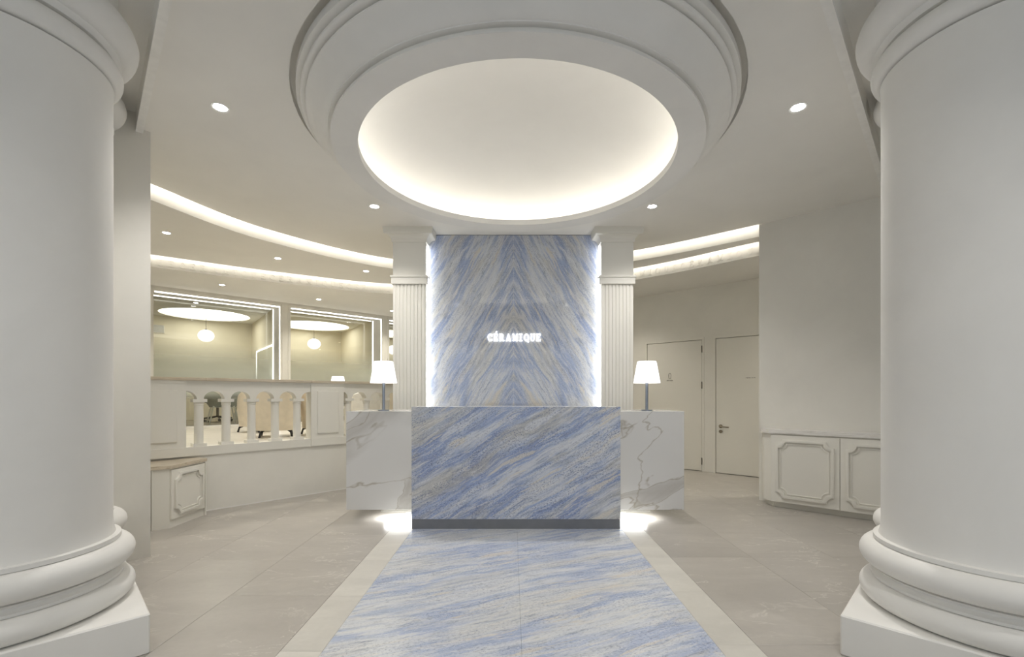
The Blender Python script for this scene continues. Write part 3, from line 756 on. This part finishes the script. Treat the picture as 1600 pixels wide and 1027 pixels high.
for s0, s1 in ((-0.62, 0.0), (0.0, 1.095), (1.095, 1.52), (1.52, 2.75)):
    MB().bevbox(s0+0.0008, s1-0.0008, -0.045, TH+0.04, ZCAP, ZTOP, 0.003).build('cap_stone', 'travertine', bt)

# ================================================================== CABINETS
def notch_frame(mb, x0, x1, z0, z1, r, w, y0, y1):
    """moulding with concave quarter-round corners in the XZ plane"""
    def loop(d):
        rr = r+d if False else r
        pts = []
        X0, X1, Z0, Z1_ = x0+d, x1-d, z0+d, z1-d
        for cx, cz, a0 in ((X0, Z0, 90), (X1, Z0, 180), (X1, Z1_, 270), (X0, Z1_, 0)):
            for i in range(7):
                a = R(a0-90*i/6); pts.append((cx+rr*math.cos(a), cz+rr*math.sin(a)))
        return pts
    lo, li = loop(0), loop(w); lm0, lm1 = loop(w*0.3), loop(w*0.7)
    n = len(lo); vs = []
    for lp_, y in ((lo, y1), (lo, y0+0.002), (lm0, y0), (lm1, y0), (li, y0+0.002), (li, y1)): vs += [(p[0], y, p[1]) for p in lp_]
    fs = [(k*n+i, k*n+(i+1) % n, (k+1)*n+(i+1) % n, (k+1)*n+i) for k in range(5) for i in range(n)]
    return mb.add(vs, fs)
# right sideboard (frame: x along the wall, -y towards the room)
sb = thing('sideboard', 'long cream sideboard with notched door panels along right wall', 'cabinet', (W0.x, W0.y, 0), W_RZ)
S1 = 2.05
body = [(0.066, -0.002), (0.066, -0.12), (0.10, -0.185), (0.186, -0.25), (S1, -0.25), (S1, -0.002)]
MB().prism(body, 0.06, 0.79).build('body', 'painted_wood', sb)
MB().prism([(0.09, -0.002), (0.09, -0.10), (0.20, -0.21), (S1, -0.21), (S1, -0.002)], 0.0, 0.06).build('plinth', 'painted_wood', sb)
MB().prism([(0.045, -0.002), (0.045, -0.13), (0.08, -0.205), (0.17, -0.275), (S1, -0.275), (S1, -0.002)], 0.792, 0.832).build('counter_top', 'marble_counter', sb)
for i in range(3):
    a, b = 0.192+0.612*i, 0.192+0.612*(i+1)-0.005
    d = MB().bevbox(a, b, -0.268, -0.251, 0.064, 0.776, 0.002).build('door', 'painted_wood', sb)
    notch_frame(MB(), a+0.045, b-0.045, 0.064+0.05, 0.776-0.045, 0.062, 0.026, -0.288, -0.268).build('panel_moulding', 'painted_wood', d, smooth=35)
    notch_frame(MB(), a+0.083, b-0.083, 0.064+0.088, 0.776-0.083, 0.062, 0.010, -0.277, -0.268).build('inner_moulding', 'painted_wood', d, smooth=35)
# left corner bench cabinet
bc = thing('corner_cabinet', 'low cream corner cabinet with travertine top below the balustrade', 'cabinet', (-3.088, 4.154, 0))
def rel(p): return (p[0]+3.088, p[1]-4.154)
pb = [(-3.088, 4.154), (-3.090, 4.62), (-3.19, 4.70), (-3.505, 4.345), (-3.187, 4.075)]
MB().prism([rel(p) for p in pb], 0.0, 0.535).build('body', 'painted_wood', bc)
pt = [(-3.068, 4.148), (-3.070, 4.64), (-3.19, 4.712), (-3.508, 4.352), (-3.19, 4.052)]
MB().prism([rel(p) for p in pt], 0.537, 0.567).build('counter_top', 'travertine', bc)
dmb = MB().bevbox(0.006, 0.455, -0.016, 0.0, 0.075, 0.522, 0.002)
rm = Matrix.Rotation(R(90), 4, 'Z')
dr = dmb.xform(rm).build('door', 'painted_wood', bc)
notch_frame(MB(), 0.036, 0.424, 0.110, 0.492, 0.058, 0.022, -0.036, -0.016).xform(rm).build('panel_moulding', 'painted_wood', dr, smooth=35)
notch_frame(MB(), 0.068, 0.392, 0.142, 0.460, 0.058, 0.009, -0.025, -0.016).xform(rm).build('inner_moulding', 'painted_wood', dr, smooth=35)
MB().box(0.46, 0.475, -0.018, 0.0, 0.0, 0.535).xform(rm).build('side_stile', 'painted_wood', bc)

# ================================================================== DOORS
def door(n, x0, x1, label):
    d = bpy.data.objects.new('door_%d' % n, None); COL.objects.link(d); d.location = (D0.x, D0.y, 0); d.rotation_euler.z = W_RZ
    tag(d, label, kind='structure')
    lf = MB().bevbox(x0+0.006, x1-0.006, 0.004, 0.045, 0.008, DH-0.006, 0.001).build('door_leaf', 'painted_wood', d)
    MB().box(x0, x1, 0.05, 0.06, 0.0, DH).build('door_stop', 'dark_steel', d)
    fr = MB()
    for a, b, z0, z1 in ((x0-0.035, x0-0.001, 0, DH+0.035), (x1+0.001, x1+0.035, 0, DH+0.035), (x0-0.001, x1+0.001, DH+0.001, DH+0.035)):
        fr.box(a, b, -0.006, -0.0005, z0, z1)
    fr.build('door_frame', 'painted_wood', d)
    return d, lf
d1, leaf1 = door(1, -1.046, -0.109, 'flush cream door with small figure sign, nearer the pilaster')
d2, leaf2 = door(2, 0.097, 1.034, 'flush cream door with lever handle beside the right wall')
for z in (0.16, 1.36, 1.93):
    MB().box(-0.117, -0.103, -0.012, 0.004, z-0.055, z+0.055).build('hinge', 'dark_steel', d1)
hx = 0.174
MB().lathe([(0.0, 0), (0.028, 0), (0.028, 0.008), (0.0, 0.01)], 20).xform(Matrix.Translation((hx, 0.004, 0.725)) @ Matrix.Rotation(R(90), 4, 'X')).build('handle_rose', 'bronze', d2)
MB().tube([(hx, 0.0, 0.725), (hx, -0.045, 0.725), (hx+0.02, -0.052, 0.722), (hx+0.135, -0.052, 0.716)], 0.0095, 10).build('door_handle', 'bronze', d2, smooth=True)
ky = MB().lathe([(0.0, 0), (0.026, 0), (0.026, 0.007), (0.0, 0.009)], 20).xform(Matrix.Translation((hx, 0.004, 0.645)) @ Matrix.Rotation(R(90), 4, 'X')).build('lock_plate', 'bronze', d2)
# small printed marks on the doors
def marks(cx, cz, spec, parent):
    mb = MB(); u = 0.0075
    for gx, rows in spec:
        for (a, b, c_, d_) in rows: mb.box(cx+(gx+a)*u, cx+(gx+c_)*u, 0.0015, 0.004, cz+b*u, cz+d_*u)
    return mb.build('door_lettering', 'sign_grey', parent)
H_ = [(0,0,0.4,2), (1.2,0,1.6,2), (0.2,0.8,1.4,1.2)]; O_ = [(0,0,0.4,2), (1.2,0,1.6,2), (0.2,0,1.4,0.4), (0.2,1.6,1.4,2)]; T_ = [(0,1.6,1.6,2), (0.6,0,1.0,2)]
fx = -0.64
fm = MB()
def stroke(mb, pts, w):
    for p, q in zip(pts, pts[1:]):
        mb.tube([(p[0], 0.002, p[1]), (q[0], 0.002, q[1])], w, 6)
fz = 1.478
stroke(fm, [(fx-0.016, fz), (fx-0.022, fz+0.055), (fx-0.012, fz+0.085), (fx, fz+0.092), (fx+0.012, fz+0.085), (fx+0.022, fz+0.055), (fx+0.016, fz), (fx-0.016, fz)], 0.0022)
fm.build('figure_sign', 'sign_grey', leaf1)
marks(fx-0.052, fz-0.04, [(i*2.4, (O_, H_, T_, H_, O_, H_)[i]) for i in range(6)], leaf1)
marks(0.60-0.07, 1.452, [(i*2.4, (T_, O_, H_, O_)[i]) for i in range(4)]+[(11+i*2.4, (O_, T_, H_)[i]) for i in range(3)], leaf2)

# ================================================================== DOWNLIGHTS
def downlight(loc, label, group, power=None, col=NEUT, size=0.042, spot=True):
    t = thing('downlight', label, 'ceiling light', loc, 0, group)
    MB().lathe([(size, -0.001), (size+0.012, -0.004), (size+0.014, 0.0)], 24, cap=False).build('trim_ring', 'white_metal', t, smooth=True)
    MB().lathe([(0.0, -0.0015), (size, -0.0012), (size, 0.0)], 24, cap=False).build('lens', 'lens_glow', t)
    if power: lamp('spot', 'SPOT', power, col, t, (0, 0, -0.02), spot_size=R(125), spot_blend=1.0, shadow_soft_size=0.06)
    return t
main_pts = [(-1.986, 3.136, 'left main-ceiling downlight nearest the large left column'), (1.947, 3.136, 'right main-ceiling downlight nearest the large right column'),
            (-1.427, 4.78, 'main-ceiling downlight left of the ring, above the left pilaster'), (1.454, 4.78, 'main-ceiling downlight right of the ring, above the right pilaster')]
for x_, y_, lab in main_pts: downlight((x_, y_, Z1), lab, 'main ceiling downlights', P_DOWN)
mids = [(-3.933, 5.244, 'middle-step downlight nearest the left wall end'), (-3.164, 6.224, 'middle-step downlight in the centre of its row of three'), (-2.174, 6.866, 'middle-step downlight nearest the left pilaster')]
for x_, y_, lab in mids: downlight((x_, y_, Z2), lab, 'downlights between the lit bands', P_DOWN*0.8, WARM, 0.036)
outs = [(-4.49, 7.137, 'outer-ceiling downlight above the first glazed opening'), (-3.442, 8.207, 'outer-ceiling downlight above the middle glazed opening'), (-2.423, 9.33, 'outer-ceiling downlight beside the left pilaster')]
for x_, y_, lab in outs: downlight((x_, y_, Z3), lab, 'outer ceiling downlights', P_DOWN*0.9, WARM, 0.036)
for i, (x_, y_) in enumerate(((-1.25, 0.75), (1.25, 0.75), (-2.9, 0.5), (2.9, 0.5), (0.0, -1.6))):  # unseen lamps added to light the columns and entrance from above
    downlight((x_, y_, ZL), ('added out-of-view entrance downlight '+('in front of the large left column', 'in front of the large right column', 'beside the left entrance wall', 'beside the right entrance wall', 'nearest the entrance doorway')[i]), 'unseen downlights added over the entrance', P_DOWN*0.8)
for (x_, y_), lab in ((dp(1.6, -0.6), 'added unseen corridor downlight round the corner of the right wall'), (dp(-1.2, -0.9), 'added unseen corridor downlight behind the right pilaster')):  # hidden lamps added to brighten the corridor and its door wall
    downlight((x_, y_, Z3), lab, 'added corridor downlights hidden from view', P_DOWN*0.8, WARM, 0.036)
rooms = [(0.75, 1.15), (1.72, 2.55), (2.75, 2.9), (3.85, 2.2), (3.9, 1.3)]
for i, (t_, n_) in enumerate(rooms[:4]):
    x_, y_ = wp(t_, n_); downlight((x_, y_, Z3), ('small downlight before the round light in the first glazed room', 'small downlight beside the first room partition', 'small downlight behind the globe in the middle room', 'small downlight beside the middle room partition')[i], 'glazed room downlights', None, WARM, 0.034)

# ================================================================== GLAZED ROOM FITTINGS
ROOM_LAB = ('in the first glazed room', 'in the middle glazed room', 'in the room half hidden by the pilaster')
for i, t_ in enumerate(ROOM_T):
    x_, y_ = wp(t_, ROOM_N)
    dl = thing('round_ceiling_light', 'large round glowing ceiling recess '+ROOM_LAB[i], 'ceiling light', (x_, y_, Z3), 0, 'round room ceiling lights')
    MB().lathe([(0.80, -0.001), (0.80, 0.09), (0.0, 0.09)], 48, cap=False).build('light_panel', 'disc_glow', dl, smooth=35)
    MB().lathe([(0.80, 0.0), (0.80, -0.035), (0.83, -0.035), (1.05, 0.0)], 48, cap=False).build('rim', 'ceiling_paint', dl, smooth=35)
    pl_ = thing('pendant_lamp', 'white glass globe pendant '+ROOM_LAB[i], 'pendant lamp', (x_, y_, 2.445), 0, 'globe pendants')
    MB().lathe([(0.147*math.sin(PI*k_/16), -0.125*math.cos(PI*k_/16)) for k_ in range(17)], 32, cap=False).build('globe', 'globe_glow', pl_, smooth=True)
    MB().lathe([(0.02, 0.118), (0.02, 0.14), (0.006, 0.145)], 12).build('lamp_cap', 'dark_steel', pl_)
    MB().tube([(0, 0, 0.14), (0, 0, Z3+0.088-2.445)], 0.004, 6).build('cord', 'dark_steel', pl_)
# air grille on the back wall of the first room
gx, gy = wp(0.36, 3.3)
ag = thing('air_grille', 'grey slatted air grille high on first room back wall', 'vent', (gx, gy, 2.62), A_RZ)
MB().box(-0.16, 0.16, -0.02, -0.012, -0.07, 0.07).build('backing', 'grille_metal', ag)
gf = MB().box(-0.17, 0.17, -0.03, 0, 0.07, 0.082); gf.box(-0.17, 0.17, -0.03, 0, -0.082, -0.07); gf.box(-0.17, -0.16, -0.03, 0, -0.07, 0.07); gf.box(0.16, 0.17, -0.03, 0, -0.07, 0.07)
gf.build('frame', 'white_metal', ag)
for i in range(5): MB().box(-0.16, 0.16, -0.028, -0.019, -0.056+i*0.026, -0.044+i*0.026).build('slat', 'white_metal', ag)
# added mirror with glowing edge, standing in for a reflection in the glass
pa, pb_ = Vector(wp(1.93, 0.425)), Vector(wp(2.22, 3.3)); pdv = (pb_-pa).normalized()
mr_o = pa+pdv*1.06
mr = thing('reflection_standin', 'added glowing frame standing in for a reflection, on the first room partition', 'mirror', (mr_o.x, mr_o.y, ZP), math.atan2(pdv.y, pdv.x))
MB().box(-0.98, 0.98, 0.006, 0.028, 0.02, 1.52).build('added_mirror_glass', 'added_mirror_glass', mr)
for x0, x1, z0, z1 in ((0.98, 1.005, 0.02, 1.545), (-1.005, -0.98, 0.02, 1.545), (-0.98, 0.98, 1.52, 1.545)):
    MB().box(x0, x1, 0.006, 0.034, z0, z1).build('reflection_edge', 'led_and_reflection', mr)

# ================================================================== CHAIRS AND TABLE ON THE PLATFORM
def shell(mb, r_out, r_in, z0, ztop_f, span_deg, n=28, m=8, taper=0.9):
    """tub back: thick curved wall, open at the front (+y is the front)"""
    rows_o, rows_i = [], []
    for i in range(n+1):
        ph = R(-span_deg+2*span_deg*i/n); zt = ztop_f(i/n*2-1)
        o, q = [], []
        for k_ in range(m+1):
            z = z0+(zt-z0)*k_/m; f = taper+(1-taper)*min(1, k_/m*1.6)
            o.append((r_out*f*math.sin(ph), -r_out*f*math.cos(ph), z)); q.append((r_in*f*math.sin(ph), -r_in*f*math.cos(ph), z-0.0))
        rows_o.append(o); rows_i.append(q)
    vs = []
    for o, q in zip(rows_o, rows_i):
        top = ((o[-1][0]+q[-1][0])/2, (o[-1][1]+q[-1][1])/2, o[-1][2]+(r_out-r_in)*0.35)
        vs += o+[top]+q[::-1]
    w = 2*(m+1)+1
    fs = [(i*w+k_, i*w+(k_+1) % w, (i+1)*w+(k_+1) % w, (i+1)*w+k_) for i in range(n) for k_ in range(w)]
    fs += [tuple(range(w)), tuple(n*w+k_ for k_ in range(w-1, -1, -1))]
    return mb.add(vs, fs)
def lounge_chair(loc, rz, fabric, label, group, top=0.67):
    t = thing('lounge_chair', label, 'chair', loc, rz, group)
    shell(MB(), 0.285, 0.225, 0.09, lambda u: 0.46+(top-0.46)*math.sqrt(max(0, 1-abs(u)**2.4)), 125).build('backrest', fabric, t, smooth=50)
    MB().lathe([(0.0, 0.12), (0.20, 0.12), (0.225, 0.15), (0.225, 0.36), (0.20, 0.40), (0.0, 0.41)], 28).build('seat', fabric, t, smooth=40)
    for a in (45, 135, 225, 315):
        ca, sa = math.cos(R(a)), math.sin(R(a))
        MB().tube([(0.15*ca, 0.15*sa, 0.115), (0.25*ca, 0.25*sa, 0.07), (0.27*ca, 0.27*sa, 0.0)], 0.014, 8).build('leg', 'black_feet', t)
    return t
def seat_at(px, z): return ((px-800)/720*z, z)
def tub_chair(loc, rz, label, group):
    t = thing('tub_chair', label, 'chair', loc, rz, group)
    shell(MB(), 0.29, 0.255, 0.34, lambda u: 0.52+0.28*math.sqrt(max(0, 1-abs(u)**2.2)), 110, taper=0.72).build('backrest', 'grey_fabric', t, smooth=50)
    MB().lathe([(0.0, 0.35), (0.20, 0.35), (0.225, 0.38), (0.225, 0.43), (0.0, 0.44)], 28).build('seat', 'grey_fabric', t, smooth=40)
    for sx in (-1, 1):
        for sy in (-1, 1):
            MB().tube([(0.16*sx, 0.15*sy, 0.36), (0.235*sx, 0.21*sy, 0.0)], 0.011, 8).build('leg', 'white_metal', t)
    fr = MB().tube([(-0.16, -0.15, 0.345), (0.16, -0.15, 0.345), (0.16, 0.15, 0.345), (-0.16, 0.15, 0.345), (-0.16, -0.15, 0.345)], 0.011, 8, cap=False); fr.build('seat_frame', 'white_metal', t)
    return t
GL = 'cream lounge chairs behind the balustrade'; GG = 'grey tub chairs inside the glazed room'
for px, z_, rz_, fab, lab, grp, tp in (
        (404, 7.00, 75, 'cream_fabric', 'cream lounge chair turned side-on behind the third baluster', GL, 0.66),
        (432, 6.20, 25, 'cream_fabric', 'cream lounge chair with its back to the fourth baluster', GL, 0.67),
        (503, 6.60, -30, 'cream_fabric', 'cream lounge chair mostly hidden behind the middle balustrade pier', GL, 0.62),
        (578, 6.90, 60, 'white_fabric', 'white lounge chair left of the left desk lamp', None, 0.60),
        (604, 7.60, 15, 'cream_fabric', 'cream lounge chair behind the left desk lamp stem', GL, 0.66)):
    x_, y_ = seat_at(px, z_); lounge_chair((x_, y_, ZP), R(rz_), fab, lab, grp, tp)
for px, n_, lab in ((348, 0.80, 'grey tub chair with white legs behind the second baluster'), (386, 1.42, 'grey tub chair partly hidden by the cream side-on chair'), (543, 0.80, 'grey tub chair seen left of the white lounge chair')):
    k_ = (px-800)/720; o_ = A+AN*n_; t_ = (k_*o_.y-o_.x)/(AD.x-k_*AD.y); p = o_+AD*t_
    tub_chair((p.x, p.y, ZP-0.004), A_RZ+R(random.uniform(-12, 12)), lab, GG)
# office chair bases glimpsed behind
def office_chair(px, n_, label):
    k_ = (px-800)/720; o_ = A+AN*n_; t_ = (k_*o_.y-o_.x)/(AD.x-k_*AD.y); p = o_+AD*t_
    t = thing('office_chair', label, 'chair', (p.x, p.y, ZP-0.004), A_RZ, 'office chairs in the glazed rooms')
    for i in range(5):
        a = 2*PI*i/5
        arm = MB().tube([(0, 0, 0.12), (0.26*math.cos(a), 0.26*math.sin(a), 0.075)], 0.016, 8).build('base_arm', 'black_feet', t)
        MB().lathe([(0.0, -0.012), (0.028, -0.012), (0.028, 0.012), (0.0, 0.012)], 14).xform(Matrix.Translation((0.26*math.cos(a), 0.26*math.sin(a), 0.028)) @ Matrix.Rotation(R(90), 4, 'X')).build('caster', 'black_feet', arm)
    MB().lathe([(0.025, 0.1), (0.025, 0.40)], 14).build('gas_lift', 'dark_steel', t)
    MB().lathe([(0.0, 0.40), (0.22, 0.40), (0.24, 0.43), (0.24, 0.46), (0.20, 0.48), (0.0, 0.48)], 28).build('seat', 'grey_fabric', t, smooth=40)
    shell(MB(), 0.25, 0.215, 0.44, lambda u: 0.50+0.26*math.sqrt(max(0, 1-abs(u)**2.2)), 80).build('backrest', 'grey_fabric', t, smooth=50)
office_chair(340, 2.15, 'office chair on dark casters in the first glazed room')
# side table with lamp beside the middle pier
tx, ty = seat_at(528, 7.6)
tb = thing('side_table', 'round white side table behind the middle balustrade pier', 'table', (tx, ty, ZP))
MB().lathe([(0.0, 0.335), (0.24, 0.335), (0.25, 0.345), (0.25, 0.360), (0.0, 0.363)], 36).build('table_top', 'white_lacquer', tb, smooth=35)
MB().lathe([(0.035, 0.012), (0.03, 0.335)], 20).build('pedestal', 'white_metal', tb, smooth=35)
MB().lathe([(0.0, 0.0), (0.17, 0.0), (0.17, 0.01), (0.035, 0.016)], 32).build('base', 'white_metal', tb, smooth=35)
LT = table_lamp((tx, ty, ZP+0.363), 'white shade lamp peeking over the balustrade beside the middle pier')
